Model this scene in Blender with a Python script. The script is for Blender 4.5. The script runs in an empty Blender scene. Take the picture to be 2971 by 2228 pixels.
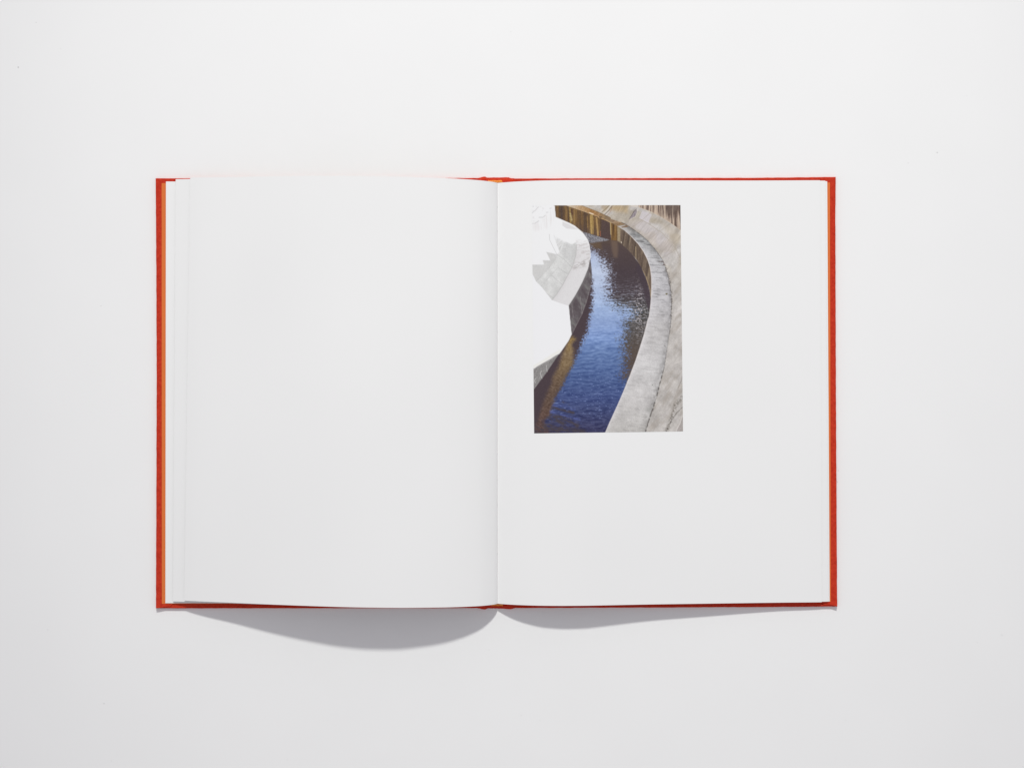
import bpy, bmesh, math, random
import numpy as np

# ------------------------------------------------------------------ units
# The book is laid out in "quarter millimetres": 1 unit = 0.25 mm on the table.
U = 0.00025
CX, CY = 1485.5, 1114.0          # table point right below the lens
CAM_H = 4100.0                   # lens height above the table, same units
sc = bpy.context.scene
COL = sc.collection


def W(x, y, z=0.0):
    return ((x - CX) * U, (CY - y) * U, z * U)


# ------------------------------------------------------------------ camera
cam_d = bpy.data.cameras.new('camera')
cam = bpy.data.objects.new('camera', cam_d)
COL.objects.link(cam)
cam.location = (0, 0, CAM_H * U)
cam.rotation_euler = (0, 0, 0)
cam_d.sensor_width = 36.0
cam_d.sensor_fit = 'HORIZONTAL'
cam_d.lens = 36.0 * CAM_H / 2971.0
cam_d.clip_start = 0.01
cam_d.clip_end = 50
sc.camera = cam

# ------------------------------------------------------------------ soft studio fill
world = bpy.data.worlds.new('World')
sc.world = world
world.use_nodes = True
bg = world.node_tree.nodes['Background']
bg.inputs['Color'].default_value = (0.970, 0.950, 1.006, 1)
bg.inputs['Strength'].default_value = 0.520

# ------------------------------------------------------------------ key lamp
key_d = bpy.data.lights.new('key_lamp', 'SPOT')
key = bpy.data.objects.new('key_lamp', key_d)
COL.objects.link(key)
KEY_POS = (0.0, 2.96, 2.60)
AIM = (0.05, 0.14, 0.0)
key.location = KEY_POS
from mathutils import Vector
key.rotation_euler = (Vector(AIM) - Vector(KEY_POS)).to_track_quat('-Z', 'Y').to_euler()
key_d.energy = 502.0
key_d.color = (0.99, 1.0, 0.955)
key_d.shadow_soft_size = 0.12
key_d.spot_size = math.radians(24.5)
key_d.spot_blend = 1.0

# ------------------------------------------------------------------ colour management
sc.view_settings.view_transform = 'Standard'
sc.view_settings.look = 'None'
sc.view_settings.exposure = 0.0
sc.view_settings.gamma = 1.0
sc.view_settings.use_curve_mapping = False


# ------------------------------------------------------------------ helpers
def lin(c):
    c = np.asarray(c, float)
    return np.where(c <= 0.04045, c / 12.92, ((c + 0.055) / 1.055) ** 2.4)


def hexlin(h):
    return tuple(lin([int(h[i:i + 2], 16) / 255 for i in (0, 2, 4)]))


def pchip(xs, ys):
    xs = np.asarray(xs, float)
    ys = np.asarray(ys, float)
    h = np.diff(xs)
    d = np.diff(ys) / h
    m = np.zeros_like(xs)
    m[0], m[-1] = d[0], d[-1]
    for i in range(1, len(xs) - 1):
        if d[i - 1] * d[i] > 0:
            w1, w2 = 2 * h[i] + h[i - 1], h[i] + 2 * h[i - 1]
            m[i] = (w1 + w2) / (w1 / d[i - 1] + w2 / d[i])

    def f(x):
        x = np.clip(np.asarray(x, float), xs[0], xs[-1])
        i = np.clip(np.searchsorted(xs, x, side='right') - 1, 0, len(xs) - 2)
        t = (x - xs[i]) / h[i]
        return ((2 * t ** 3 - 3 * t ** 2 + 1) * ys[i] + (t ** 3 - 2 * t ** 2 + t) * h[i] * m[i]
                + (-2 * t ** 3 + 3 * t ** 2) * ys[i + 1] + (t ** 3 - t ** 2) * h[i] * m[i + 1])
    return f


def mesh_obj(name, verts, faces, mat, parent=None, smooth=None):
    me = bpy.data.meshes.new(name)
    me.from_pydata([tuple(v) for v in verts], [], [tuple(f) for f in faces])
    if smooth is not None:
        me.polygons.foreach_set('use_smooth', smooth if hasattr(smooth, '__len__') else [smooth] * len(faces))
    me.materials.append(mat)
    me.update()
    o = bpy.data.objects.new(name, me)
    COL.objects.link(o)
    if parent is not None:
        o.parent = parent
    return o


def new_mat(name):
    m = bpy.data.materials.new(name)
    m.use_nodes = True
    nt = m.node_tree
    b = nt.nodes['Principled BSDF']
    return m, nt, b


def N(nt, t, **kw):
    n = nt.nodes.new(t)
    for k, v in kw.items():
        setattr(n, k, v)
    return n


# ------------------------------------------------------------------ materials
def paper_mat(name, col, rough=0.72, spec=0.25, bump=0.05, tint=0.012):
    m, nt, b = new_mat(name)
    tc = N(nt, 'ShaderNodeTexCoord')
    n1 = N(nt, 'ShaderNodeTexNoise')
    n1.inputs['Scale'].default_value = 900
    n1.inputs['Detail'].default_value = 4
    n2 = N(nt, 'ShaderNodeTexNoise')
    n2.inputs['Scale'].default_value = 14
    n2.inputs['Detail'].default_value = 3
    nt.links.new(tc.outputs['Object'], n1.inputs['Vector'])
    nt.links.new(tc.outputs['Object'], n2.inputs['Vector'])
    rmp = N(nt, 'ShaderNodeMapRange')
    rmp.inputs['From Min'].default_value = 0.3
    rmp.inputs['From Max'].default_value = 0.7
    rmp.inputs['To Min'].default_value = 1 - tint
    rmp.inputs['To Max'].default_value = 1 + tint
    nt.links.new(n2.outputs['Fac'], rmp.inputs['Value'])
    mul = N(nt, 'ShaderNodeVectorMath', operation='SCALE')
    mul.inputs[0].default_value = col
    nt.links.new(rmp.outputs['Result'], mul.inputs['Scale'])
    nt.links.new(mul.outputs['Vector'], b.inputs['Base Color'])
    b.inputs['Roughness'].default_value = rough
    b.inputs['Specular IOR Level'].default_value = spec
    bp = N(nt, 'ShaderNodeBump')
    bp.inputs['Strength'].default_value = bump
    bp.inputs['Distance'].default_value = 0.00015
    nt.links.new(n1.outputs['Fac'], bp.inputs['Height'])
    nt.links.new(bp.outputs['Normal'], b.inputs['Normal'])
    return m


PAPER = 0.79
M_TABLE = paper_mat('white_table_board', (0.805, 0.805, 0.806), rough=0.8, spec=0.15, bump=0.08, tint=0.006)
M_PAPER = paper_mat('book_paper', (PAPER, PAPER, PAPER), rough=0.75, spec=0.2, bump=0.03, tint=0.004)
M_ENDP = paper_mat('orange_endpaper', hexlin('d47038'), rough=0.8, spec=0.2, bump=0.06, tint=0.03)


def cloth_mat(name, ca, cb, sign):
    """twill bookcloth: diagonal ribs a little over half a millimetre apart"""
    m, nt, b = new_mat(name)
    tc = N(nt, 'ShaderNodeTexCoord')
    dot = N(nt, 'ShaderNodeVectorMath', operation='DOT_PRODUCT')
    f = 2 * math.pi / 0.00062 * 0.7071
    dot.inputs[1].default_value = (f, f * sign, f * 0.9)
    nt.links.new(tc.outputs['Object'], dot.inputs[0])
    nz = N(nt, 'ShaderNodeTexNoise')
    nz.inputs['Scale'].default_value = 700
    nz.inputs['Detail'].default_value = 3
    nt.links.new(tc.outputs['Object'], nz.inputs['Vector'])
    ad = N(nt, 'ShaderNodeMath', operation='MULTIPLY_ADD')
    ad.inputs[1].default_value = 7.0
    nt.links.new(nz.outputs['Fac'], ad.inputs[0])
    nt.links.new(dot.outputs['Value'], ad.inputs[2])
    sn = N(nt, 'ShaderNodeMath', operation='SINE')
    nt.links.new(ad.outputs[0], sn.inputs[0])
    mr = N(nt, 'ShaderNodeMapRange')
    mr.inputs['From Min'].default_value = -1
    nt.links.new(sn.outputs[0], mr.inputs['Value'])
    n2 = N(nt, 'ShaderNodeTexNoise')
    n2.inputs['Scale'].default_value = 420
    n2.inputs['Detail'].default_value = 5
    n2.inputs['Roughness'].default_value = 0.7
    nt.links.new(tc.outputs['Object'], n2.inputs['Vector'])
    mx = N(nt, 'ShaderNodeMath', operation='MULTIPLY_ADD')
    mx.inputs[1].default_value = 0.55
    nt.links.new(mr.outputs['Result'], mx.inputs[0])
    n2r = N(nt, 'ShaderNodeMapRange')
    n2r.inputs['From Min'].default_value = 0.35
    n2r.inputs['From Max'].default_value = 0.65
    n2r.inputs['To Max'].default_value = 0.45
    nt.links.new(n2.outputs['Fac'], n2r.inputs['Value'])
    nt.links.new(n2r.outputs['Result'], mx.inputs[2])
    cr = N(nt, 'ShaderNodeValToRGB')
    cr.color_ramp.elements[0].color = (*ca, 1)
    cr.color_ramp.elements[1].color = (*cb, 1)
    nt.links.new(mx.outputs[0], cr.inputs['Fac'])
    nt.links.new(cr.outputs['Color'], b.inputs['Base Color'])
    b.inputs['Roughness'].default_value = 0.9
    b.inputs['Specular IOR Level'].default_value = 0.08
    bp = N(nt, 'ShaderNodeBump')
    bp.inputs['Strength'].default_value = 0.5
    bp.inputs['Distance'].default_value = 0.00012
    nt.links.new(mx.outputs[0], bp.inputs['Height'])
    nt.links.new(bp.outputs['Normal'], b.inputs['Normal'])
    return m


RED_A, RED_B = hexlin('9e2215'), hexlin('d2432c')
M_CLOTH_L = cloth_mat('red_bookcloth_warp', RED_A, RED_B, -1)
M_CLOTH_R = cloth_mat('red_bookcloth_weft', RED_A, RED_B, 1)


def plain_mat(name, col, rough=0.8):
    m, nt, b = new_mat(name)
    tc = N(nt, 'ShaderNodeTexCoord')
    nz = N(nt, 'ShaderNodeTexNoise')
    nz.inputs['Scale'].default_value = 1500
    nt.links.new(tc.outputs['Object'], nz.inputs['Vector'])
    mr = N(nt, 'ShaderNodeMapRange')
    mr.inputs['To Min'].default_value = 0.8
    mr.inputs['To Max'].default_value = 1.2
    nt.links.new(nz.outputs['Fac'], mr.inputs['Value'])
    mul = N(nt, 'ShaderNodeVectorMath', operation='SCALE')
    mul.inputs[0].default_value = col
    nt.links.new(mr.outputs['Result'], mul.inputs['Scale'])
    nt.links.new(mul.outputs['Vector'], b.inputs['Base Color'])
    b.inputs['Roughness'].default_value = rough
    b.inputs['Specular IOR Level'].default_value = 0.2
    return m


M_BAND = plain_mat('orange_silk_band', hexlin('e08a3c'), 0.55)
M_THREAD = plain_mat('grey_sewing_hole', hexlin('8a8884'), 0.9)
M_DUST = plain_mat('dark_dust', hexlin('6a6663'), 0.9)

# ------------------------------------------------------------------ table surface
tv, tf = [], []
for z in (0.0, -0.03):
    tv += [(-1.6, -1.3, z), (1.6, -1.3, z), (1.6, 1.5, z), (-1.6, 1.5, z)]
tf = [(0, 1, 2, 3), (7, 6, 5, 4), (0, 4, 5, 1), (1, 5, 6, 2), (2, 6, 7, 3), (3, 7, 4, 0)]
table = mesh_obj('table_surface', tv, tf, M_TABLE)
table['kind'] = 'structure'
table['label'] = 'plain matte white surface under the open book'

# ------------------------------------------------------------------ the book
book = bpy.data.objects.new('open_book', None)
COL.objects.link(book)
book.empty_display_size = 0.02
book['label'] = 'open hardback book with red cloth cover, orange endpapers and one printed canal photograph'
book['category'] = 'book'

T = 9.0            # board thickness
rng = random.Random(5)


def at(xi, yi, z):
    """a measured outline point that stands at height z -> table coordinates of that point"""
    k = 1 - z / CAM_H
    return CX + (xi - CX) * k, CY + (yi - CY) * k


def dense(pts, step=14, jit=0.35):
    out = []
    for i, p in enumerate(pts):
        q = pts[(i + 1) % len(pts)]
        d = math.dist(p, q)
        n = max(1, int(d / step))
        nx, ny = -(q[1] - p[1]) / d, (q[0] - p[0]) / d
        for k in range(n):
            t = k / n
            j = rng.uniform(-jit, jit) if k else 0
            out.append((p[0] + (q[0] - p[0]) * t + nx * j, p[1] + (q[1] - p[1]) * t + ny * j))
    return out


def slab(name, outline, rings, mat, parent, zfun=None):
    """closed slab from a clockwise (seen from above, y down) outline; rings = [(z, inset), ...] bottom to top"""
    n = len(outline)
    P = np.array(outline, float)
    prv, nxt = np.roll(P, 1, 0), np.roll(P, -1, 0)
    tan = nxt - prv
    tan /= np.linalg.norm(tan, axis=1)[:, None]
    area = 0.5 * np.sum(P[:, 0] * nxt[:, 1] - nxt[:, 0] * P[:, 1])
    nor = np.stack([-tan[:, 1], tan[:, 0]], 1) * (1 if area > 0 else -1)   # inward
    verts, faces = [], []
    for z, ins in rings:
        Q = P + nor * ins
        for x, y in Q:
            verts.append(W(x, y, z + (zfun(x, y) if (zfun and z > 0.5) else 0)))
    for r in range(len(rings) - 1):
        for i in range(n):
            j = (i + 1) % n
            a, b_, c, d = r * n + i, r * n + j, (r + 1) * n + j, (r + 1) * n + i
            faces.append((a, b_, c, d) if area < 0 else (d, c, b_, a))
    top = list(range((len(rings) - 1) * n, len(rings) * n))
    bot = list(range(n))
    faces.append(top if area < 0 else top[::-1])
    faces.append(bot[::-1] if area < 0 else bot)
    return mesh_obj(name, verts, faces, mat, parent, smooth=False)


BOARD_RINGS = [(0.15, 0.9), (0.9, 0.0), (T - 4.5, 0.1), (T - 2.2, 0.5), (T - 0.7, 1.3), (T, 2.6)]
left_outline = [at(x, y, T) for x, y in
                [(450.6, 517.2), (800, 516.6), (1402, 516.4), (1402, 1764.2), (900, 1764.8), (451.4, 1764.6),
                 (452.4, 1450), (453.4, 1114), (452.4, 800)]]
right_outline = [at(x, y, T) for x, y in
                 [(1482, 518.0), (1900, 516.6), (2200, 515.6), (2425.6, 513.4), (2424.8, 620), (2426.4, 1114),
                  (2429.6, 1700), (2430.2, 1759.6), (2200, 1761.2), (1900, 1762.6), (1482, 1764.0)]]
front = slab('cover_board', dense(left_outline), BOARD_RINGS, M_CLOTH_L, book)
front['label'] = 'left cover board in red twill cloth'
back = slab('cover_board', dense(right_outline), BOARD_RINGS, M_CLOTH_R, book)
back['label'] = 'right cover board in red twill cloth'


def lift(cx, cy, amt, r):
    return lambda x, y: amt * math.exp(-((x - cx) ** 2 + (y - cy) ** 2) / (r * r))


# cloth turned in over the fore-edges, with ragged folded corners
TI = [(T - 0.6, 0.0), (T + 1.7, 0.1), (T + 2.3, 0.6)]
turn_l = [at(x, y, T + 2) for x, y in
          [(452.2, 519), (505, 519), (506, 1749.5), (502.5, 1751), (499.5, 1753.6), (496.5, 1757), (493, 1759.6), (489, 1759.2),
           (482, 1759.8), (473, 1761.4), (465, 1762.8), (452.6, 1763.4), (453.6, 1450), (454.6, 1114), (453.6, 800)]]
slab('turn_in', dense(turn_l, 12, 0.12), TI, M_CLOTH_L, front, lift(452, 1762, 1.8, 14))
turn_r = [at(x, y, T + 2) for x, y in
          [(2380, 517.5), (2424, 515.4), (2423.4, 620), (2425, 1114), (2428.2, 1700), (2428.8, 1758.4), (2419, 1756.8),
           (2410, 1754.4), (2400, 1753.8), (2392, 1754.4), (2387, 1752.8), (2389.5, 1750.2), (2384, 1748.5), (2382, 1740)]]
slab('turn_in', dense(turn_r, 12, 0.12), TI, M_CLOTH_R, back, lift(2429, 1758, 1.8, 12))

# pasted-down orange endpapers
EP = [(T + 2.2, 0.0), (T + 2.8, 0.0)]
slab('endpaper', dense([at(x, y, T + 2.8) for x, y in
                        [(469.0, 531.8), (1398, 531.8), (1398, 1751), (469.6, 1751), (469.3, 1114)]], 40, 0.1),
     EP, M_ENDP, book)
slab('endpaper', dense([at(x, y, T + 2.8) for x, y in
                        [(1488, 532), (2407.8, 529.8), (2409.0, 1114), (2410.6, 1745), (1488, 1750)]], 40, 0.1),
     EP, M_ENDP, book)

# spine cloth with its two joint ridges
sx = np.array([1386, 1391, 1396, 1401, 1405, 1408, 1410.5, 1414, 1420, 1430, 1443, 1456, 1464, 1469, 1474, 1479, 1484, 1489, 1494.])
sz = np.array([9.1, 9.8, 11.0, 12.2, 12.6, 11.6, 7.5, 5.2, 4.6, 4.4, 4.4, 4.5, 5.0, 7.4, 10.0, 11.2, 10.8, 9.9, 9.1])
stop = np.array([516.6, 516.2, 514.8, 513.4, 512.9, 513.0, 515.0, 515.6, 515.6, 515.5, 515.4, 515.2, 515.0, 514.8, 514.9, 516.2, 517.6, 518.0, 518.1])
sbot = np.array([1764.2, 1764.6, 1766.2, 1767.2, 1767.6, 1767.7, 1766.6, 1764.9, 1764.6, 1764.6, 1764.8, 1765.0, 1765.6, 1766.2, 1766.6, 1766.8, 1766.4, 1764.8, 1764.2])
fx = np.linspace(1386, 1494, 73)
fz, ft, fb = pchip(sx, sz)(fx), pchip(sx, stop)(fx), pchip(sx, sbot)(fx)
ny = 90
verts, faces, sm = [], [], []
for j in range(ny + 1):
    for i in range(len(fx)):
        t = j / ny
        z = fz[i] - (1.2 if j in (0, ny) else 0) + rng.uniform(-0.12, 0.12)
        y = ft[i] + (fb[i] - ft[i]) * t + ((0.7 if j == 1 else -0.7) if j in (1, ny - 1) else 0)
        xx, yy = at(fx[i], y + (rng.uniform(-0.3, 0.3) if j in (0, ny) else 0), fz[i])
        verts.append(W(xx, yy, z))
nx = len(fx)
for j in range(ny):
    for i in range(nx - 1):
        a = j * nx + i
        faces.append((a, a + nx, a + nx + 1, a + 1))
        sm.append(True)
base = len(verts)
for j in (0, ny):
    for i in range(nx):
        x, y, z = verts[j * nx + i]
        verts.append((x, y, 0.15 * U))
for i in range(nx - 1):
    faces.append((i, i + 1, base + i + 1, base + i))
    k = ny * nx + i
    faces.append((k + 1, k, base + nx + i, base + nx + i + 1))
    sm += [False, False]
faces.append((base, base + nx - 1, base + 2 * nx - 1, base + nx))
sm.append(False)
mesh_obj('spine', verts, faces, M_CLOTH_R, book, smooth=sm)


# ------------------------------------------------------------------ head and tail bands
def band(name, x0, x1, y, z, n, rx, ry, rz, label):
    bm = bmesh.new()
    for i in range(n):
        t = (i + 0.5) / n
        x = x0 + (x1 - x0) * t
        r = bmesh.ops.create_icosphere(bm, subdivisions=2, radius=1.0)
        for v in r['verts']:
            c = v.co.copy()
            # slanted silk wraps side by side
            px, py = c.x * rx * (1 + 0.12 * math.sin(i * 2.1)), c.y * ry
            px += 0.35 * py
            v.co = W(x + px, y + py + math.sin(i * 1.7) * 0.4, z + c.z * rz)
    me = bpy.data.meshes.new(name)
    bm.to_mesh(me)
    bm.free()
    me.polygons.foreach_set('use_smooth', [True] * len(me.polygons))
    me.materials.append(M_BAND)
    o = bpy.data.objects.new(name, me)
    COL.objects.link(o)
    o.parent = book
    o['label'] = label
    return o


band('headband', 1417, 1457, 530.0, 10.5, 8, 3.4, 5.6, 3.6, 'orange silk headband at the top of the spine')
band('tailband', 1424, 1458, 1750.6, 9.0, 9, 3.2, 5.4, 3.0, 'orange silk tailband at the foot of the spine')

# ------------------------------------------------------------------ pages
GX = 1443.5
# height of the uppermost left sheet, read from the shadow it throws
Lx = [478, 505, 540, 577, 695, 820, 900, 1007, 1085, 1152, 1225, 1289, 1340, 1379, 1397, 1415, 1430, 1438, GX]
Lz = [12.2, 15.5, 23.5, 33.5, 56, 82, 96, 109, 112.5, 112, 106, 97, 84.5, 70.5, 62, 50, 37, 28, 17.5]
Rx = [GX, 1448, 1461, 1480, 1498, 1533, 1580, 1640, 1690, 1740, 1880, 2014, 2135, 2260, 2380, 2400, 2410]
Rz = [17.5, 19.5, 26, 34.5, 41, 50.5, 58.5, 61.8, 61.2, 57.5, 45.5, 35.5, 27.5, 21.5, 17.5, 14.5, 13.6]
PL, PR = pchip(Lx, Lz), pchip(Rx, Rz)
Z0 = T + 2.9                    # bottom sheet rests on the endpaper
PT = 0.55                       # sheet thickness


def sheet_fn(side, f, k, xe_top, xe_bot, y_top_g, y_bot_g, y_top_e, y_bot_e):
    """surface of one sheet: s from gutter (0) to fore-edge (1), v from head (0) to tail (1)"""
    prof = PL if side < 0 else PR

    def fn(s, v):
        s = np.asarray(s, float)
        v = np.asarray(v, float)
        xe = xe_top + (xe_bot - xe_top) * v
        x = GX + side * 0.12 + s * (xe - GX)
        xm = GX + s * ((xe_top + xe_bot) / 2 - GX)
        z = Z0 + k * 0.75 + f * np.maximum(prof(xm) - Z0 - 4.0, 0.0) + (np.minimum(prof(xm) - Z0, 4.0) * f)
        z = z + f * 4 * s * (1 - s) * (0.9 * np.sin(s * 13 + v * 4.1 + side) + 0.8 * np.sin(v * 11 - s * 5.0 + 2 * side))
        yt = y_top_g + (y_top_e - y_top_g) * s
        yb = y_bot_g + (y_bot_e - y_bot_g) * s
        return x, yt + (yb - yt) * v, z
    return fn


def build_sheet(fn, side):
    ns, nv = 110, 20
    ss = (np.linspace(0, 1, ns + 1) ** 1.35)
    vv = np.linspace(0, 1, nv + 1)
    S_, V_ = np.meshgrid(ss, vv)
    x, y, z = fn(S_, V_)
    n = ns + 1
    top = [W(x[j, i], y[j, i], z[j, i] + PT) for j in range(nv + 1) for i in range(n)]
    bot = [W(x[j, i], y[j, i], z[j, i]) for j in range(nv + 1) for i in range(n)]
    verts = top + bot
    o = len(top)
    faces, sm = [], []
    for j in range(nv):
        for i in range(ns):
            a = j * n + i
            q = (a, a + n, a + n + 1, a + 1)
            if side < 0:
                q = q[::-1]
            faces.append(q)
            faces.append(tuple(o + t for t in q[::-1]))
            sm += [True, True]
    # rim with its own vertices so that the cut edge stays crisp
    rim = [i for i in range(n)] + [j * n + ns for j in range(1, nv + 1)] + \
          [nv * n + i for i in range(ns - 1, -1, -1)] + [j * n for j in range(nv - 1, 0, -1)]
    b = len(verts)
    m = len(rim)
    verts += [top[r] for r in rim] + [bot[r] for r in rim]
    for i in range(m):
        j = (i + 1) % m
        q = (b + i, b + j, b + m + j, b + m + i)
        if side < 0:
            q = q[::-1]
        faces.append(q)
        sm.append(False)
    return mesh_obj('page', verts, faces, M_PAPER, book, smooth=sm)


GT, GB = 534.2, 1747.6
LEFT = [  # f, k, fore-edge x at head, at tail, y head at edge, y tail at edge
    (0.00, 0, 484.6, 483.0, 529.4, 1747.4),
    (0.03, 1, 485.6, 484.0, 529.0, 1747.0),
    (0.74, 1, 513.6, 505.6, 523.4, 1741.6),
    (0.78, 2, 516.0, 508.0, 523.2, 1741.2),
    (0.95, 2, 561.0, 546.0, 521.5, 1736.0),
    (1.00, 3, 558.5, 541.6, 519.6, 1737.2),
]
RIGHT = [
    (0.00, 0, 2397.2, 2404.4, 528.6, 1742.4),
    (0.06, 1, 2396.4, 2403.6, 528.4, 1742.2),
    (0.70, 1, 2391.0, 2399.4, 527.2, 1742.0),
    (0.76, 2, 2389.0, 2397.6, 527.2, 1742.0),
    (0.92, 2, 2370.0, 2374.0, 527.6, 1742.0),
    (1.00, 3, 2374.6, 2379.6, 526.6, 1743.2),
]
pages = {}
for side, rows in ((-1, LEFT), (1, RIGHT)):
    for i, (f, k, xt, xb, yt, yb) in enumerate(rows):
        fn = sheet_fn(side, f, k, xt, xb, GT, GB, yt, yb)
        pages[side, i] = (build_sheet(fn, side), fn)
top_l, fn_l = pages[-1, 5]
top_r, fn_r = pages[1, 5]
top_l['label'] = 'blank uppermost left page arching up towards the gutter'
top_r['label'] = 'uppermost right page carrying the printed canal photograph'

# sewing holes and thread showing in the gutter fold
for y, L in ((602, 7), (671, 5), (746, 3), (817, 5), (889, 3), (963, 4), (1318, 3), (1392, 3.5), (1464, 4), (1537, 2.5), (1606, 5)):
    k = 1 - 19.5 / CAM_H
    yy = CY + (y - CY) * k
    vs, fs = [], []
    for x_, z_ in ((-0.9, 20.4), (0.9, 20.4), (0.9, 18.2), (-0.9, 18.2)):
        for d in (-L / 2, L / 2):
            vs.append(W(GX - 0.2 + x_ + 0.08 * d, yy + d, z_))
    fs = [(0, 1, 3, 2), (2, 3, 5, 4), (4, 5, 7, 6), (6, 7, 1, 0), (0, 2, 4, 6), (7, 5, 3, 1)]
    mesh_obj('stitch', vs, fs, M_THREAD, book, smooth=False)

# ------------------------------------------------------------------ the printed photograph (ink on the right page)
W_, H_ = 300, 458
aa, bb = np.meshgrid(np.linspace(0, 1, W_ + 1), np.linspace(0, 1, H_ + 1))
TLc, TRc, BLc, BRc = (1543.2, 596.6), (1974.2, 595.6), (1549.8, 1257.0), (1981.6, 1251.2)


def bil(i):
    return ((TLc[i] * (1 - aa) + TRc[i] * aa) * (1 - bb) + (BLc[i] * (1 - aa) + BRc[i] * aa) * bb)


PX, PY = bil(0), bil(1)        # plate coordinates used to draw the motif


def vnoise(x, y, seed):
    r = np.random.RandomState(seed)
    tab = r.rand(256, 256)
    xi, yi = np.floor(x).astype(int), np.floor(y).astype(int)
    fx_, fy_ = x - xi, y - yi
    fx_, fy_ = fx_ * fx_ * (3 - 2 * fx_), fy_ * fy_ * (3 - 2 * fy_)
    g = lambda a, b: tab[a % 256, b % 256]
    return (g(xi, yi) * (1 - fx_) + g(xi + 1, yi) * fx_) * (1 - fy_) + (g(xi, yi + 1) * (1 - fx_) + g(xi + 1, yi + 1) * fx_) * fy_


def fbm(sx_, sy_, seed, ang=0.0, octv=3, dx=0, dy=0):
    c, s = math.cos(ang), math.sin(ang)
    X, Y = PX + dx, PY + dy
    u, v = (X * c + Y * s) / sx_, (-X * s + Y * c) / sy_
    t, a, o = 0, 1.0, 0
    for i in range(octv):
        t += a * vnoise(u * 2 ** i + 17.3 * i, v * 2 ** i + 9.1 * i, seed + i)
        o += a
        a *= 0.55
    return t / o


def seg_d(p, q):
    d = (q[0] - p[0], q[1] - p[1])
    L = d[0] ** 2 + d[1] ** 2 + 1e-9
    t = np.clip(((PX - p[0]) * d[0] + (PY - p[1]) * d[1]) / L, 0, 1)
    return np.hypot(PX - p[0] - t * d[0], PY - p[1] - t * d[1])


def sdf(poly):
    dist = np.full(PX.shape, 1e9)
    ins = np.zeros(PX.shape, bool)
    for i in range(len(poly)):
        p, q = poly[i], poly[(i + 1) % len(poly)]
        dist = np.minimum(dist, seg_d(p, q))
        c = (p[1] > PY) != (q[1] > PY)
        xx = (q[0] - p[0]) * (PY - p[1]) / (q[1] - p[1] + 1e-9) + p[0]
        ins ^= c & (PX < xx)
    return np.where(ins, -dist, dist)


def sm_(x, a, b):
    t = np.clip((x - a) / (b - a), 0, 1)
    return t * t * (3 - 2 * t)


def mask(poly, soft=0.7):
    return 1 - sm_(sdf(poly), -soft, soft)


def lmask(pts, w, soft=0.7):
    d = np.full(PX.shape, 1e9)
    for p, q in zip(pts[:-1], pts[1:]):
        d = np.minimum(d, seg_d(p, q))
    return 1 - sm_(d, max(w - soft, 0), w + soft)


def hx(h):
    return np.array([int(h[i:i + 2], 16) / 255 for i in (0, 2, 4)])


IMG = np.ones(PX.shape + (3,)) * hx('ebebeb')


def put(mk, col):
    global IMG
    col = np.asarray(col, float)
    IMG = IMG * (1 - mk[..., None]) + (col if col.ndim == 3 else col[None, None, :]) * mk[..., None]


def mix(ca, cb, t):
    return ca * (1 - t[..., None]) + cb * t[..., None]


def ramp(t, stops):
    ts = [s[0] for s in stops]
    cs = np.array([hx(s[1]) for s in stops])
    return np.stack([np.interp(t, ts, cs[:, c]) for c in range(3)], -1)


def tl(ox, oy, k):
    return lambda pts: [(ox + x / k, oy + y / k) for x, y in pts]


c7, c8 = tl(1520, 580, 4.608), tl(1520, 900, 4.608)
t1, t2, t3, t4 = tl(1530, 585, 9.217), tl(1750, 585, 9.217), tl(1530, 760, 9.217), tl(1750, 760, 9.217)
t5, t6, t7, t8 = tl(1530, 930, 9.217), tl(1750, 930, 9.217), tl(1530, 1090, 9.217), tl(1750, 1090, 9.217)

grain = fbm(1.6, 1.6, 3, octv=2) - 0.5
mott = fbm(14, 14, 11) - 0.5

# --- the sloping concrete bank on the right
streak = fbm(26, 2.6, 21, ang=-0.95, octv=3) - 0.5
warm = fbm(40, 30, 31, octv=2)
bank = mix(hx('beb9b5')[None, None], hx('b3aa9d')[None, None], sm_(warm, 0.4, 0.65) * sm_(-PY, -900, -640))
bank = bank + streak[..., None] * 0.07 + grain[..., None] * 0.11 + (mott * 0.13 + (fbm(34, 26, 33) - 0.5) * 0.12)[..., None]
bank_poly = [(1600, 560), (1990, 560), (1990, 1270), (1700, 1270)]
put(mask(bank_poly), bank)
put(mask(t2([(-40, 90), (700, 90), (640, 300), (150, 240), (0, 330)]), 9) * 0.55, hx('b89a6c') + streak[..., None] * 0.3)
put(mask(t2([(1300, 330), (2090, 770), (2070, 1150), (1900, 1150), (1500, 560), (1250, 480)]), 12) * 0.5,
    hx('ada08e') + (fbm(10, 30, 41, ang=0.6) - 0.5)[..., None] * 0.35)
put(mask(t2([(600, 600), (1000, 450), (1700, 950), (1900, 1200), (1700, 1500), (1300, 1100)]), 14) * 0.5, hx('c4bbbc') + streak[..., None] * 0.2)
# upper right stained wall with vertical run marks
vs_ = fbm(3.2, 60, 51, octv=3)
dark = sm_(vs_ * 0.9 + 0.34 * sm_(PX, 1880, 1975) - 0.30 * sm_(PY, 602, 655), 0.34, 0.72)
wallc = mix(hx('c6b2a0')[None, None], hx('5c4b43')[None, None], dark) + grain[..., None] * 0.1
put(mask(t2([(930, 60), (2110, 60), (2110, 790), (1970, 690), (1800, 570), (1530, 400), (1250, 260), (950, 150)])), wallc)
put(lmask(t2([(950, 160), (1250, 270), (1530, 405), (1800, 575), (2090, 790)]), 0.5) * 0.7, hx('d2c2ae'))
put(mask(t2([(740, 60), (930, 60), (940, 130), (900, 165), (740, 130)])), hx('cfc6bd'))
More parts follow.
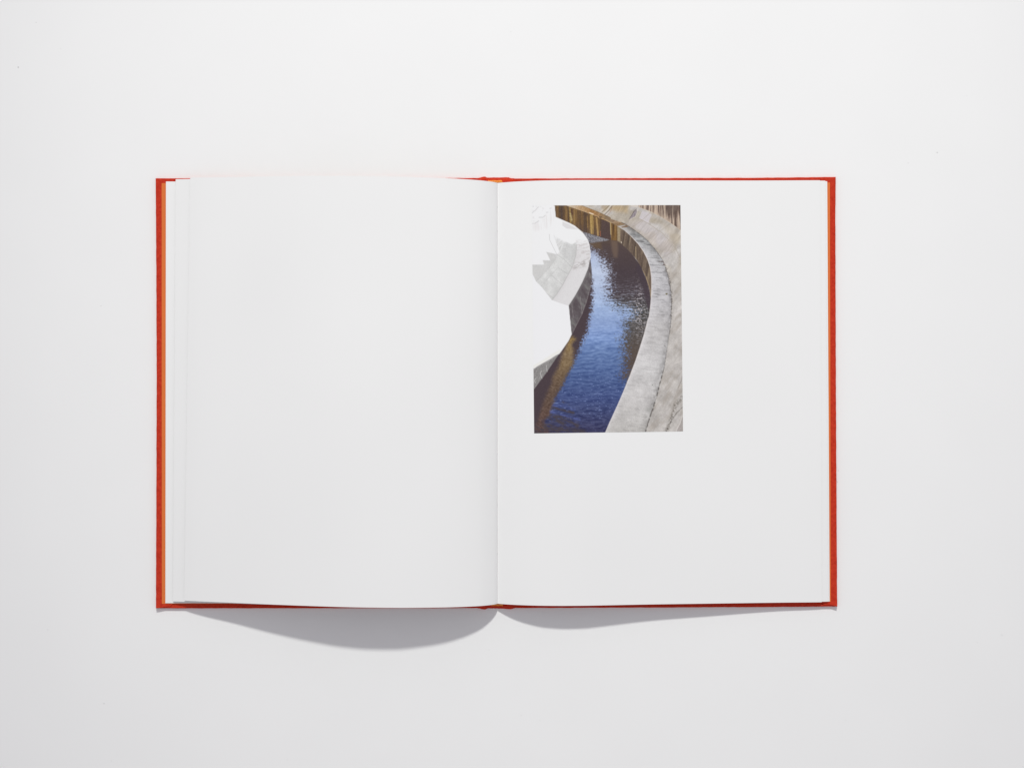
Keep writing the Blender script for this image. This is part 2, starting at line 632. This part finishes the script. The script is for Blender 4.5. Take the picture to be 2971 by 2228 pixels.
# white patch, dark drain, pipe
put(mask(t2([(1040, 245), (1300, 345), (1205, 585), (960, 455)])) * 0.9, hx('c9c3c6') + grain[..., None] * 0.07)
put(mask(t2([(895, 215), (900, 300), (850, 400), (700, 480), (760, 370), (820, 260)])), hx('8d8388') + grain[..., None] * 0.3)
put(lmask(t2([(690, 485), (770, 350), (835, 240), (890, 205)]), 0.5) * 0.9, hx('4f4640'))
put(lmask(t2([(700, 490), (860, 410), (905, 290), (940, 140)]), 0.6) * 0.7, hx('d9d0ca'))
put(lmask(t2([(10, 330), (110, 230), (220, 90)]), 1.6) * 0.9, hx('d6cfc6'))
put(lmask(t2([(40, 345), (150, 240), (235, 130)]), 0.7) * 0.9, hx('453c36'))
put(lmask(t2([(-40, 290), (80, 190), (180, 90)]), 0.6) * 0.8, hx('4f463c'))
put(lmask(t2([(100, 390), (190, 280), (235, 170)]), 0.5) * 0.7, hx('8a6048'))
put(lmask(t2([(430, 270), (500, 110)]), 0.8) * 0.6, hx('d0c0a8'))
for p, c, w in (([(1580, 850), (1700, 950)], 'ddd6d2', .5), ([(1770, 1050), (1900, 1180)], 'e2dcd8', .6),
                ([(1940, 1450), (2090, 1330)], 'd8d0cb', .6), ([(1110, 950), (1220, 860)], 'd6cecb', .5),
                ([(1880, 1130), (2090, 900)], '94887c', .4), ([(760, 700), (1000, 540), (1260, 300)], '9d9285', .4), ([(1190, 1040), (1560, 760), (1800, 590)], 'a59a8e', .4),
                ([(1560, 1520), (1800, 1380), (2080, 1180)], '9c9288', .4), ([(960, 455), (1205, 585), (1600, 860), (1900, 1190), (2060, 1500)], 'a89d90', .8)):
    put(lmask(t2(p), w) * 0.7, hx(c))
bank_sh = sm_(fbm(12, 46, 45, ang=0.62), 0.48, 0.75) * mask(bank_poly) * 0.3
put(bank_sh, hx('958a7e'))
put(lmask(t4([(1990, 1300), (2090, 1210)]), 3.5, 2) * 0.6, hx('dcd7d4'))
put(lmask(t4([(1920, 1420), (2060, 1330)]), 3, 2) * 0.6, hx('d8d2cf'))
put(lmask(t6([(1840, 1195), (2100, 1075)]), 0.5) * 0.7, hx('dcd5d1'))
# weeds and cracks low on the bank
wd = lmask(t8([(2120, 590), (1950, 760), (1880, 1000), (1840, 1130), (1740, 1380), (1690, 1490)]), 5, 6)
put(wd * sm_(fbm(3.0, 2.6, 61, octv=2), 0.36, 0.66) * 0.62, hx('5c564e'))
put(lmask(t8([(2130, 830), (1960, 1000), (1840, 1170), (1760, 1340), (1690, 1490)]), 1.1, 1.2) * (0.15 + 0.45 * sm_(fbm(4, 4, 63, octv=2), 0.4, 0.6)), hx('4a443f'))
put(lmask(t8([(2110, 1080), (2060, 1260), (1950, 1460)]), 1.6) * 0.6, hx('d8d3d0'))
put(mask(t8([(2140, 1060), (2070, 1280), (1960, 1480), (2140, 1490)])) * 0.55, hx('8f8684') + grain[..., None] * 0.3)
put(lmask(t8([(2115, 20), (2090, 140), (2000, 330)]), 0.7) * 0.5, hx('6f655d'))

# --- water
wy = PY
blue = ramp(wy, [(700, '98a4c2'), (745, 'b4c1dc'), (790, 'bcc8e0'), (840, 'b2c1de'), (890, '9cb1d6'), (940, '899fcb'), (985, '7e98ca'), (1025, '6781b4'),
                 (1065, '566fa4'), (1110, '4b6094'), (1155, '445488'), (1200, '3e4774'), (1250, '3a3a60')])
rip = fbm(12, 4.0, 71, ang=0.06, octv=3) - 0.5
rip2 = fbm(4.4, 1.7, 75, ang=-0.1, octv=2) - 0.5
swell = fbm(60, 12, 79, ang=0.2, octv=2) - 0.5
water = blue + rip[..., None] * np.array([0.15, 0.15, 0.13]) * sm_(wy, 780, 960)[..., None] \
    + rip2[..., None] * 0.08 + swell[..., None] * 0.06
wave0 = np.sin(2 * math.pi * (PY + (fbm(30, 10, 73, octv=2) - 0.5) * 20 + 0.12 * PX) / 11.5)
spark = sm_(fbm(6, 2.0, 83, octv=2), 0.70, 0.84) * sm_(wy, 1040, 1110) * (1 - 0.5 * sm_(wy, 1180, 1240))
water = water * (1 - 0.07 * sm_(wy, 960, 1060))[..., None] + 0.24 * (wave0 * sm_(wy, 900, 1000))[..., None] * np.array([0.16, 0.16, 0.14])
water = mix(water, hx('8f9fd0')[None, None], spark * 0.6)
water_poly = c7([(760, 380), (1260, 540), (1420, 690), (1560, 880), (1650, 1100), (1710, 1340), (1690, 1500), (1650, 1660), (1490, 2150),
                 (1240, 2790), (1080, 3140), (100, 3160), (100, 2300), (640, 1780), (900, 1000), (860, 560)])
wm = mask(water_poly)
put(wm, water)
# dark reflection of the right wall, broken up by ripples
refl = c7([(780, 400), (1800, 400), (1800, 1600)]) + t6([(1900, 0), (1700, 500), (1500, 1080), (1400, 1400), (900, 1660), (620, 1560), (560, 1480),
        (640, 1330), (570, 1150), (620, 1000), (560, 740), (600, 560), (520, 470), (640, 250), (580, 60)]) \
    + c7([(1440, 1560), (1430, 1500), (1260, 1430), (1135, 1340), (1130, 1200), (1140, 1060), (1150, 960), (1100, 850), (1030, 770), (960, 700), (880, 650)])
rs = sdf(refl)
calm = 1 - sm_(PY, 770, 830)
hl = np.exp(-(((PX - 1815) / 75) ** 2 + ((PY - 868) / 48) ** 2)) + 0.9 * np.exp(-(((PX - 1858) / 40) ** 2 + ((PY - 945) / 60) ** 2))
rr = fbm(5.0, 1.9, 91, ang=0.05, octv=3) - 0.5
rr2 = fbm(3.2, 1.8, 95, ang=-0.5, octv=2) - 0.5
wave = np.sin(2 * math.pi * (PY + (fbm(26, 9, 93, octv=2) - 0.5) * 14 + 0.06 * PX) / 6.8)
mid = sm_(PY, 800, 835) * (1 - sm_(PY, 905, 950))
lev = -rs / 16.0 + rr * 3.0 + rr2 * 2.4 + 0.45 * wave * mid - 0.45 * hl * mid
D = sm_(lev, -1.1, 0.9)
dcol = ramp(PY, [(690, '54443a'), (720, '4d3f3e'), (790, '43373c'), (850, '443a40'), (900, '43413f'), (960, '4a4440'), (1020, '52463f'), (1080, '54463f')])
dcol = dcol + grain[..., None] * 0.05
put(wm * D, dcol)
put(wm * D * np.clip(hl, 0, 1) * sm_(-wave + rr * 3, 0.2, 1.3) * 0.62, hx('a3a5b2'))
gl = np.exp(-(((PX - 1858) / 26) ** 2 + ((PY - 905) / 75) ** 2))
put(wm * gl * sm_(fbm(3.6, 2.2, 99, octv=2), 0.6, 0.7) * 0.9, hx('cfc8cc'))
put(wm * mask(t2([(210, 1040), (380, 1050), (400, 1300), (380, 1500), (290, 1500), (230, 1300)]), 5) * 0.55, hx('7a6553'))
put(wm * mask(t1([(1640, 1120), (1960, 1080), (2000, 1280), (1800, 1240)]), 6) * 0.6, hx('68523a'))
# foam tongue below the back wall
put(wm * mask(t1([(1470, 800), (1700, 870), (1950, 945), (2230, 1010), (2120, 1050), (1990, 1070), (1850, 1090), (1640, 1120)]), 1.6),
    hx('7b797f') + grain[..., None] * 0.5)
# dark strip under the left wall
lrefl = t3([(1690, 380), (1735, 500), (1725, 600), (1745, 760), (1745, 1000), (1730, 1180), (1690, 1350), (1640, 1600)]) + \
    t5([(1640, 60), (1570, 330), (1470, 560), (1420, 720), (1330, 930), (1270, 1050), (1210, 1190), (1120, 1380), (1000, 1580)]) + \
    t7([(950, 230), (830, 420), (720, 640), (640, 830), (560, 1040), (400, 1230), (480, 1480), (420, 1600), (100, 1600)]) + [(1520, 1260), (1520, 1000), (1650, 950)]
ls = sdf(lrefl)
lev = -ls / 8.0 + rr * 2.0 + rr2 * 2.4
put(wm * sm_(lev, -0.7, 0.6), hx('45383e') + grain[..., None] * 0.04)
brown = t5([(1160, 430), (1290, 480), (1215, 560), (1190, 700), (1240, 800), (1225, 950), (1235, 1100), (1180, 1240), (1080, 1400), (980, 1600)]) + \
    t7([(960, 200), (850, 380), (740, 560), (690, 740), (640, 930), (590, 1080), (420, 1200), (560, 1450), (600, 1600), (150, 1600), (180, 1450),
        (270, 1250), (340, 1000), (420, 720), (520, 480), (640, 220)]) + t5([(680, 1500), (850, 1200), (880, 1050), (960, 850), (1010, 720), (1080, 580)])
bs = sdf(brown)
bcol = ramp(PY, [(972, 'b0924e'), (990, '93794c'), (1030, '816c51'), (1060, '7d684c'), (1100, '6a5644'), (1150, '5e4b40'), (1200, '5e483f'), (1255, '56403f')])
bcol = bcol + (fbm(4, 3, 101, octv=2) - 0.5)[..., None] * 0.18
put(wm * sm_(-bs / 6.0 + rr2 * 1.6, -1.3, 1.3), bcol)
# long dark furrows at the bottom
for p, w in (([(700, 850), (900, 900), (1230, 990)], 4.5), ([(640, 1080), (900, 1120), (1250, 1240), (1330, 1330)], 8), ([(940, 690), (1100, 770)], 3.5),
             ([(480, 1500), (900, 1420), (1500, 1500)], 9), ([(250, 1480), (600, 1350), (760, 1500)], 14), ([(560, 1150), (800, 1200), (1000, 1300)], 6)):
    put(wm * lmask(t7(p), w * 0.5, w) * sm_(fbm(12, 4, 111, ang=0.3, octv=2), 0.2, 0.55) * 0.95, hx('443c44'))
for p in ([(690, 790), (1000, 830), (1250, 900)], [(620, 960), (800, 1010), (1100, 1110), (1400, 1170)]):
    put(wm * lmask(t7(p), 3, 4) * sm_(rip, -0.25, 0.2) * 0.6, hx('5462a6'))
put(wm * mask(t4([(940, 0), (1180, 560), (1290, 1060), (1220, 1340), (1130, 1000), (1040, 600), (880, 200)]), 2) * 0.8, hx('43373f'))

# --- rust-stained back wall
bw = t1([(725, 105), (1040, 105), (1150, 150), (1310, 200), (1550, 280), (1900, 410), (2110, 500), (2230, 570), (2230, 1030), (1950, 950), (1700, 870), (1480, 810),
         (1380, 740), (1200, 640), (1000, 520), (765, 410)])
v1 = fbm(4.2, 70, 121, octv=3) * 0.8 + 0.2 * fbm(7, 9, 125)
v2 = fbm(9, 200, 131, octv=2)
bwc = ramp(v1 * 0.6 + v2 * 0.5, [(0.22, '443634'), (0.45, '584330'), (0.62, '745837'), (0.78, '957848'), (0.9, 'b0955c')])
bwc = mix(bwc, hx('4b3d3f')[None, None], sm_(PY + 0.25 * (1640 - PX), 628, 675) * 0.65) + grain[..., None] * 0.12
put(mask(bw), bwc)
put(mask(t1([(1985, 480), (2230, 570), (2230, 1030), (1965, 950)]), 1.5) * 0.85, hx('4c3c3c') + grain[..., None] * 0.08)
for p, c, w in (([(1690, 390), (1720, 860)], 'b99a5c', 2.2), ([(1755, 420), (1765, 860)], 'a98a50', 1.0), ([(1850, 440), (1890, 900)], 'b89660', 2.4),
                ([(1600, 400), (1620, 700)], '9a7a48', 1.0), ([(1130, 120), (1160, 560)], '9f8450', 2.6), ([(1150, 320), (1190, 500)], 'b5a374', 2.0),
                ([(1185, 220), (1200, 330)], '563a30', 2.6), ([(1950, 800), (1955, 920)], 'a0583c', 0.8)):
    put(mask(bw) * lmask(t1(p), w, 1.2) * 0.8, hx(c) + grain[..., None] * 0.25)
# its coping
put(mask(t1([(1040, 100), (1450, 105), (1800, 240), (2010, 330), (2212, 420)]) + t2([(220, 470), (480, 560), (620, 620), (370, 650), (200, 570), (0, 480), (-150, 440)])
         + t1([(1900, 405), (1550, 275), (1310, 195), (1150, 150)])), ramp(PX, [(1640, 'cfc3b4'), (1680, 'b39674'), (1720, '9f7648'), (1760, '857058'), (1800, '907660')]) + grain[..., None] * 0.16 + streak[..., None] * 0.15)
put(lmask(t1([(1310, 195), (1550, 275), (1900, 408), (2110, 500), (2212, 560)]), 0.5) * 0.8, hx('dcb98c'))
put(lmask(t1([(1660, 300), (1760, 335)]), 1.1) * 0.9, hx('f2e6d6'))
put(lmask(t1([(1930, 420), (1985, 425)]), 1.5) * 0.8, hx('3d322c'))
put(lmask(t1([(1470, 110), (1800, 240), (2010, 330), (2212, 425)]), 0.7) * 0.6, hx('6a5a48'))

# --- curved right wall, inner face
inner = c7([(1165, 300), (1250, 352), (1340, 405), (1430, 482), (1530, 590), (1600, 690), (1655, 800), (1688, 900), (1703, 1010), (1709, 1110), (1706, 1210), (1700, 1340)])
wline = c7([(1700, 1345), (1682, 1225), (1652, 1110), (1612, 1000), (1560, 890), (1500, 790), (1420, 700), (1335, 620), (1250, 550), (1165, 525)])
fw = fbm(4.0, 60, 141, ang=0.15, octv=3)
fcol = ramp(fw, [(0.2, '4d4038'), (0.5, '66564a'), (0.75, '7d6d5c'), (0.9, '988871')]) + grain[..., None] * 0.12
put(mask(inner + wline), fcol)
put(mask(t2([(190, 560), (380, 660), (380, 1050), (215, 1030)]), 1.0), ramp(fbm(2.2, 60, 151, octv=2), [(0.2, '4f3822'), (0.5, '765730'), (0.8, '9c7c4a')]) + grain[..., None] * 0.12)
put(lmask(t2([(195, 560), (205, 880)]), 1.0) * 0.85, hx('d9c08a'))
put(mask(t2([(375, 660), (460, 720), (455, 1080), (385, 1050)]), 1.2) * 0.8, hx('a39274') + grain[..., None] * 0.2)
put(lmask(t2([(870, 1210), (875, 1530)]), 0.7) * 0.8, hx('c9b38c'))
put(lmask(t2([(480, 1075), (490, 1105)]), 0.9), hx('e8ddca'))
for p in ([(1070, 230), (1150, 400), (1190, 540), (1250, 700), (1280, 960)], [(1155, 400), (1160, 470)]):
    put(lmask(t4(p), 0.7) * 0.6, hx('c2a982'))

# --- ledge along the right
led_in = c7([(1250, 352), (1340, 405), (1430, 482), (1530, 590), (1600, 690), (1655, 800), (1688, 900), (1703, 1010), (1709, 1110), (1706, 1210), (1700, 1340), (1690, 1440), (1675, 1560)]) + \
    t6([(1185, 20), (1080, 440), (960, 830), (830, 1200), (740, 1440), (640, 1659)]) + t8([(730, 10), (550, 420), (350, 870), (170, 1260), (55, 1530)])
led_out = [(1850, 1262)] + t8([(1130, 1510), (1220, 1200), (1290, 980), (1350, 830), (1430, 560), (1510, 230), (1570, 10)]) + \
    t6([(1640, 1230), (1690, 900), (1740, 560), (1790, 230), (1820, 0)]) + t4([(1830, 1100), (1815, 800), (1780, 560), (1730, 330), (1640, 90)]) + \
    t2([(1610, 1590), (1400, 1290), (1190, 1040), (980, 870), (740, 700), (620, 615), (480, 560)])
lp = led_in + led_out
ldc = ramp(PY, [(640, 'a59c94'), (680, 'a9a9a9'), (760, 'b4b3b5'), (850, 'b6b4b7'), (960, 'bbb8b8'), (1060, 'c2c0c0'), (1160, 'bfbcbb'), (1255, 'b8b5b2')])
st = fbm(22, 3.0, 161, ang=0.1, octv=3)
ldc = ldc - (sm_(st, 0.52, 0.74) * 0.15 * (1 - 0.7 * sm_(PY, 840, 960)))[..., None] + grain[..., None] * 0.11 + (mott * 0.09 + (fbm(30, 24, 35) - 0.5) * 0.09)[..., None] + 0.04
do = np.minimum.reduce([seg_d(p, q) for p, q in zip(led_out[1:-1], led_out[2:])])
di = np.minimum.reduce([seg_d(p, q) for p, q in zip(led_in[:-1], led_in[1:])])
ldc = ldc - (0.13 * np.exp(-do / 13) * (0.5 + sm_(fbm(9, 9, 165), 0.35, 0.65)))[..., None] + (0.05 * np.exp(-di / 9))[..., None] * np.array([1.0, 0.98, 1.08])
put(mask(lp), ldc)
put(mask(t2([(200, 555), (490, 555), (620, 620), (370, 660)]), 1.2) * 0.85, hx('8a7053') + grain[..., None] * 0.2)
put(mask(t2([(470, 690), (620, 640), (690, 660), (640, 680), (510, 700)]), 1.0) * 0.8, hx('7d5c3c'))
put(lmask(t2([(210, 565), (480, 545)]), 0.8) * 0.7, hx('c6ae92'))
put(lmask(led_in, 0.9) * sm_(PY, 640, 700) * 0.85, hx('e2dbd9'))
jn = sm_(fbm(6, 6, 171, octv=2), 0.42, 0.58)
put(lmask(led_out[1:], 0.9) * (0.15 + 0.55 * jn), hx('4c4744'))
put(lmask(led_out[1:8], 1.6, 1.6) * jn * 0.6, hx('4c4744'))
put(lmask(t4([(1640, 90), (1740, 340), (1790, 600), (1815, 850), (1830, 1150), (1820, 1440)]), 3.0, 3.5) * sm_(fbm(3, 3, 173, octv=2), 0.5, 0.62) * 0.7, hx('5d5652'))
put(mask(t4([(1470, 0), (1600, 0), (1650, 90), (1580, 90)]) + t2([(1640, 1650), (1590, 1590), (1490, 1600)]), 0.9) * 0.9, hx('553f3a'))
put(mask(t4([(1660, 860), (1700, 835), (1730, 850), (1700, 885)]), 0.7) * 0.9, hx('5d5126'))
put(lmask(t6([(1650, 680), (1660, 690)]), 0.9), hx('3d3a38'))
put(lmask(t8([(1310, 240), (1325, 250)]), 0.6), hx('4a4745'))
put(mask(t8([(1280, 950), (1360, 860), (1340, 940)]), 2) * 0.6, hx('5a5552'))
put(mask(t8([(1090, 900), (1300, 830), (1260, 1000)]), 6) * 0.4, hx('8d8d8a'))

# --- bleached left bank
pale = c7([(412, 80), (424, 235), (520, 275), (600, 308), (680, 350), (740, 400), (800, 460), (850, 530), (875, 600), (885, 680), (888, 760), (880, 830), (862, 920),
           (830, 1010), (790, 1095), (740, 1190), (690, 1280), (640, 1362), (600, 1418), (490, 1385), (372, 1340), (240, 1170), (160, 1090), (110, 985), (90, 985), (90, 60)])
put(mask(pale), hx('ebebec'))
ledge = c7([(640, 500), (760, 470), (830, 500), (850, 530), (875, 600), (885, 680), (888, 760), (880, 830), (862, 920), (830, 1010), (790, 1095), (740, 1190), (690, 1280), (640, 1362),
            (600, 1418), (490, 1385), (372, 1340), (440, 1262), (520, 1135), (600, 985), (655, 880), (695, 740), (704, 600), (690, 520)])
put(mask(ledge, 0.8) * sm_(PY, 685, 735), hx('dad8d9') + grain[..., None] * 0.05)
put(mask(ledge) * lmask(c7([(720, 640), (860, 700)]), 30, 25) * sm_(fbm(14, 2.6, 181, ang=-0.2), 0.55, 0.7) * 0.5, hx('b9b2b1'))
put(mask(ledge) * lmask(c7([(690, 890), (870, 820)]), 8, 8) * sm_(fbm(12, 2.6, 183, ang=-0.3), 0.48, 0.62) * 0.7, hx('a09a98'))
blk = c7([(300, 697), (440, 730), (480, 700), (420, 500), (530, 545), (640, 600), (700, 560), (704, 620), (695, 740), (655, 880), (600, 985), (520, 1135), (440, 1262), (372, 1340),
          (240, 1170), (160, 1090), (110, 985), (110, 868), (272, 868), (250, 808), (355, 812)])
bf = sm_(PY + (fbm(16, 12, 187) - 0.5) * 26, 690, 722)
put(mask(blk, 1.4) * bf, hx('d4d4d3') + grain[..., None] * 0.10 + mott[..., None] * 0.10)
put(mask(c7([(110, 868), (272, 868), (250, 808), (355, 812), (300, 697), (440, 730), (420, 800), (330, 920), (230, 1020), (165, 1085), (110, 985)]), 1.2) * 0.6, hx('c4c3c2') + grain[..., None] * 0.06)
put(mask(c7([(530, 560), (690, 610), (700, 700), (650, 870), (480, 700), (520, 620)]), 5) * bf * 0.6, hx('c6c6c6') + grain[..., None] * 0.14)
put(mask(c7([(420, 490), (520, 545), (480, 680), (440, 600)]), 2) * sm_(streak, -0.15, 0.15) * 0.5, hx('aeadad'))
dl = c7([(704, 600), (695, 740), (655, 880), (600, 985), (520, 1135), (440, 1262), (375, 1340)])
dl = np.minimum.reduce([seg_d(p, q) for p, q in zip(dl[:-1], dl[1:])])
put(mask(blk, 0.9) * bf * np.exp(-dl / 9) * 0.4, hx('b4b3b2'))
put(mask(ledge, 0.9) * sm_(PY, 690, 735) * np.exp(-dl / 7) * 0.3, hx('c4c0c0'))
for p, c, w, o in (([(340, 460), (346, 540), (440, 730), (540, 800), (640, 900)], 'b0b0b0', .6, .8), ([(400, 470), (480, 700), (560, 760), (660, 860)], 'c2c2c2', .5, .7),
                   ([(440, 762), (330, 920), (165, 1090)], 'b2b2b0', .5, .8), ([(704, 600), (695, 740), (655, 880), (600, 985), (520, 1135), (440, 1262), (375, 1340)], 'a2a09f', .7, .8),
                   ([(455, 905), (580, 990)], 'a8a8a7', .4, .8), ([(455, 905), (350, 1020), (235, 1150)], 'b0b0af', .4, .8), ([(370, 1010), (515, 1135)], 'a8a8a7', .4, .8),
                   ([(250, 1215), (395, 1315)], 'ababaa', .4, .7), ([(575, 590), (545, 760)], 'b6b6b5', .4, .6), ([(520, 600), (470, 720)], 'e8e8e8', .6, .7)):
    put(lmask(c7(p), w) * o * 0.75, hx(c))
put(mask(c7([(515, 290), (600, 325), (730, 400), (570, 385), (515, 345)]), 1.2) * 0.7, hx('d2cfd0'))
# bleached far wall, top left
put(mask(c7([(106, 330), (180, 290), (300, 200), (400, 90), (412, 100), (420, 240), (330, 380), (110, 420)]), 8) * sm_(fbm(2.2, 40, 191, octv=2), 0.35, 0.75) * 0.4, hx('d9d3d3'))
for p in ([(104, 318), (145, 318), (200, 282)], [(200, 235), (255, 235), (290, 205)], [(300, 168), (325, 166)], [(345, 115), (370, 112)], [(104, 180), (150, 145), (195, 95)]):
    put(lmask(c7(p), 0.45) * 0.75, hx('a9a7a7'))
put(lmask(c7([(123, 88), (124, 90)]), 0.8) * 0.8, hx('7a7877'))
put(sm_(fbm(9, 6, 195), 0.62, 0.75) * mask(c7([(106, 80), (300, 80), (180, 270), (106, 300)]), 6) * 0.4, hx('cfcdcd'))
put(lmask(c7([(424, 235), (520, 275), (600, 308), (680, 350), (740, 400), (800, 460), (850, 530), (875, 600), (886, 680), (888, 760), (880, 830)]), 0.7) * 0.8, hx('f0eeee'))

# --- dark face under the left ledge
dk = c7([(600, 1418), (640, 1362), (690, 1280), (740, 1190), (790, 1095), (830, 1010), (862, 920), (880, 830), (890, 800), (903, 900), (911, 1000), (905, 1100), (880, 1220), (835, 1370),
         (778, 1525), (715, 1650), (690, 1700), (638, 1805)])
dkc = ramp(fbm(20, 8, 201, ang=1.0), [(0.3, '554c50'), (0.55, '625b5e'), (0.75, '73706f')]) + grain[..., None] * 0.08
put(mask(dk), dkc)
put(mask(c7([(600, 1418), (740, 1190), (862, 920), (880, 860), (870, 960), (800, 1120), (720, 1270), (650, 1390)]), 3) * 0.45, hx('7d7a79'))
for p, w in (([(640, 1385), (662, 1590)], .45), ([(752, 1290), (778, 1520)], .5), ([(874, 960), (885, 1050)], .3), ([(905, 1100), (835, 1370), (778, 1525), (690, 1700), (640, 1800)], .35)):
    put(lmask(c7(p), w) * 0.6, hx('a9a2a2'))
put(lmask(c7([(600, 1418), (690, 1280), (790, 1095), (862, 920), (888, 790)]), 0.4) * 0.7, hx('3c383b'))

# --- blank lower left and the last piece of wall
white = c7([(90, 1000), (110, 985), (160, 1090), (240, 1170), (372, 1340), (490, 1385), (600, 1418), (638, 1800), (600, 1880), (510, 2010), (470, 2062)]) + [(1543, 1072), (1535, 1072), (1535, 790)]
put(mask(white), hx('ebebed'))
lw = t5([(850, 890), (640, 1200), (520, 1380), (320, 1650)]) + t7([(400, 60), (180, 360), (100, 360)]) + t5([(100, 1330), (165, 1290), (400, 1160), (600, 1040), (760, 930)])
put(mask(lw, 0.8), hx('8a8786') + grain[..., None] * 0.2 + streak[..., None] * 0.15)
fade = lmask(t5([(100, 1270), (165, 1240), (400, 1110), (600, 990), (780, 860), (860, 830)]), 2, 8)
put(fade * mask(white + [], 9), hx('ebebea') * 0.8 + hx('d9d2b4') * 0.2)
put(mask(t5([(80, 1200), (165, 1200), (400, 1060), (600, 930), (820, 800), (700, 500), (100, 700)]), 5), hx('ebebed'))
for p, w in (([(510, 1200), (530, 1370)], .7), ([(380, 1350), (345, 1410), (390, 1550)], .7), ([(225, 1550), (190, 1600), (210, 1660)], .6)):
    put(lmask(t5(p), w) * 0.85, hx('d5d3d2'))

IMG = np.clip(IMG, 0.02, 0.96)
INK = lin(IMG) / lin(hx('ebebeb')) * PAPER
INK = np.clip(INK, 0, 0.86)

# lay the plate on the curved right page
zz = np.full(PX.shape, 45.0)
for _ in range(12):
    k = 1 - zz / CAM_H
    xt_, yt_ = CX + (PX - CX) * k, CY + (PY - CY) * k
    vq = np.clip((yt_ - GT) / (GB - GT), 0, 1)
    xe = RIGHT[5][2] + (RIGHT[5][3] - RIGHT[5][2]) * vq
    s = np.clip((xt_ - GX) / (xe - GX), 0, 1)
    zz = fn_r(s, vq)[2] + PT + 0.45
verts = np.stack([(xt_ - CX) * U, (CY - yt_) * U, zz * U], -1).reshape(-1, 3)
nW = W_ + 1
ii, jj = np.meshgrid(np.arange(W_), np.arange(H_))
a0 = (jj * nW + ii).ravel()
quads = np.stack([a0, a0 + nW, a0 + nW + 1, a0 + 1], -1)
me = bpy.data.meshes.new('printed_picture')
me.from_pydata(verts.tolist(), [], quads.tolist())
me.polygons.foreach_set('use_smooth', [True] * len(quads))
ca = me.color_attributes.new('print_ink', 'FLOAT_COLOR', 'POINT')
rgba = np.ones((verts.shape[0], 4))
rgba[:, :3] = INK.reshape(-1, 3)
ca.data.foreach_set('color', rgba.ravel())
M_INK, nt, b = new_mat('printing_ink')
an = N(nt, 'ShaderNodeAttribute')
an.attribute_name = 'print_ink'
nt.links.new(an.outputs['Color'], b.inputs['Base Color'])
b.inputs['Roughness'].default_value = 0.6
b.inputs['Specular IOR Level'].default_value = 0.25
me.materials.append(M_INK)
pic = bpy.data.objects.new('printed_picture', me)
COL.objects.link(pic)
pic.parent = top_r
pic['label'] = 'colour print of blue water curving between concrete canal walls'

# ------------------------------------------------------------------ specks of dust on the table
bm = bmesh.new()
for x, y, r in ((53, 196, 2.2), (105, 66, 1.4), (177, 143, 1.2), (2719, 443, 2.0), (2635, 474, 1.4), (302, 2040, 1.8), (2432, 1365, 1.7), (2429, 1397, 1.6),
                (139, 1826, 1.4), (1512, 2074, 1.3), (1567, 2090, 1.3), (2453, 2088, 1.3), (2907, 1841, 1.4), (2835, 1862, 1.2), (2594, 1940, 1.1),
                (323, 2206, 1.3), (833, 2203, 1.2), (952, 2088, 1.1), (293, 888, 1.3), (1482, 93, 1.2), (2805, 280, 1.2), (1419, 1884, 1.1)):
    r *= 0.5
    res = bmesh.ops.create_icosphere(bm, subdivisions=1, radius=r * U)
    sx_, sy_ = rng.uniform(0.7, 1.4), rng.uniform(0.7, 1.3)
    for v in res['verts']:
        v.co = Vector((v.co.x * sx_, v.co.y * sy_, v.co.z * 0.6 + r * U * 0.55)) + Vector(W(x, y, 0))
me = bpy.data.meshes.new('dust')
bm.to_mesh(me)
bm.free()
me.materials.append(M_DUST)
dust = bpy.data.objects.new('dust', me)
COL.objects.link(dust)
dust['kind'] = 'stuff'
dust['label'] = 'tiny dark specks of dust scattered on the white surface'
dust['category'] = 'dust'
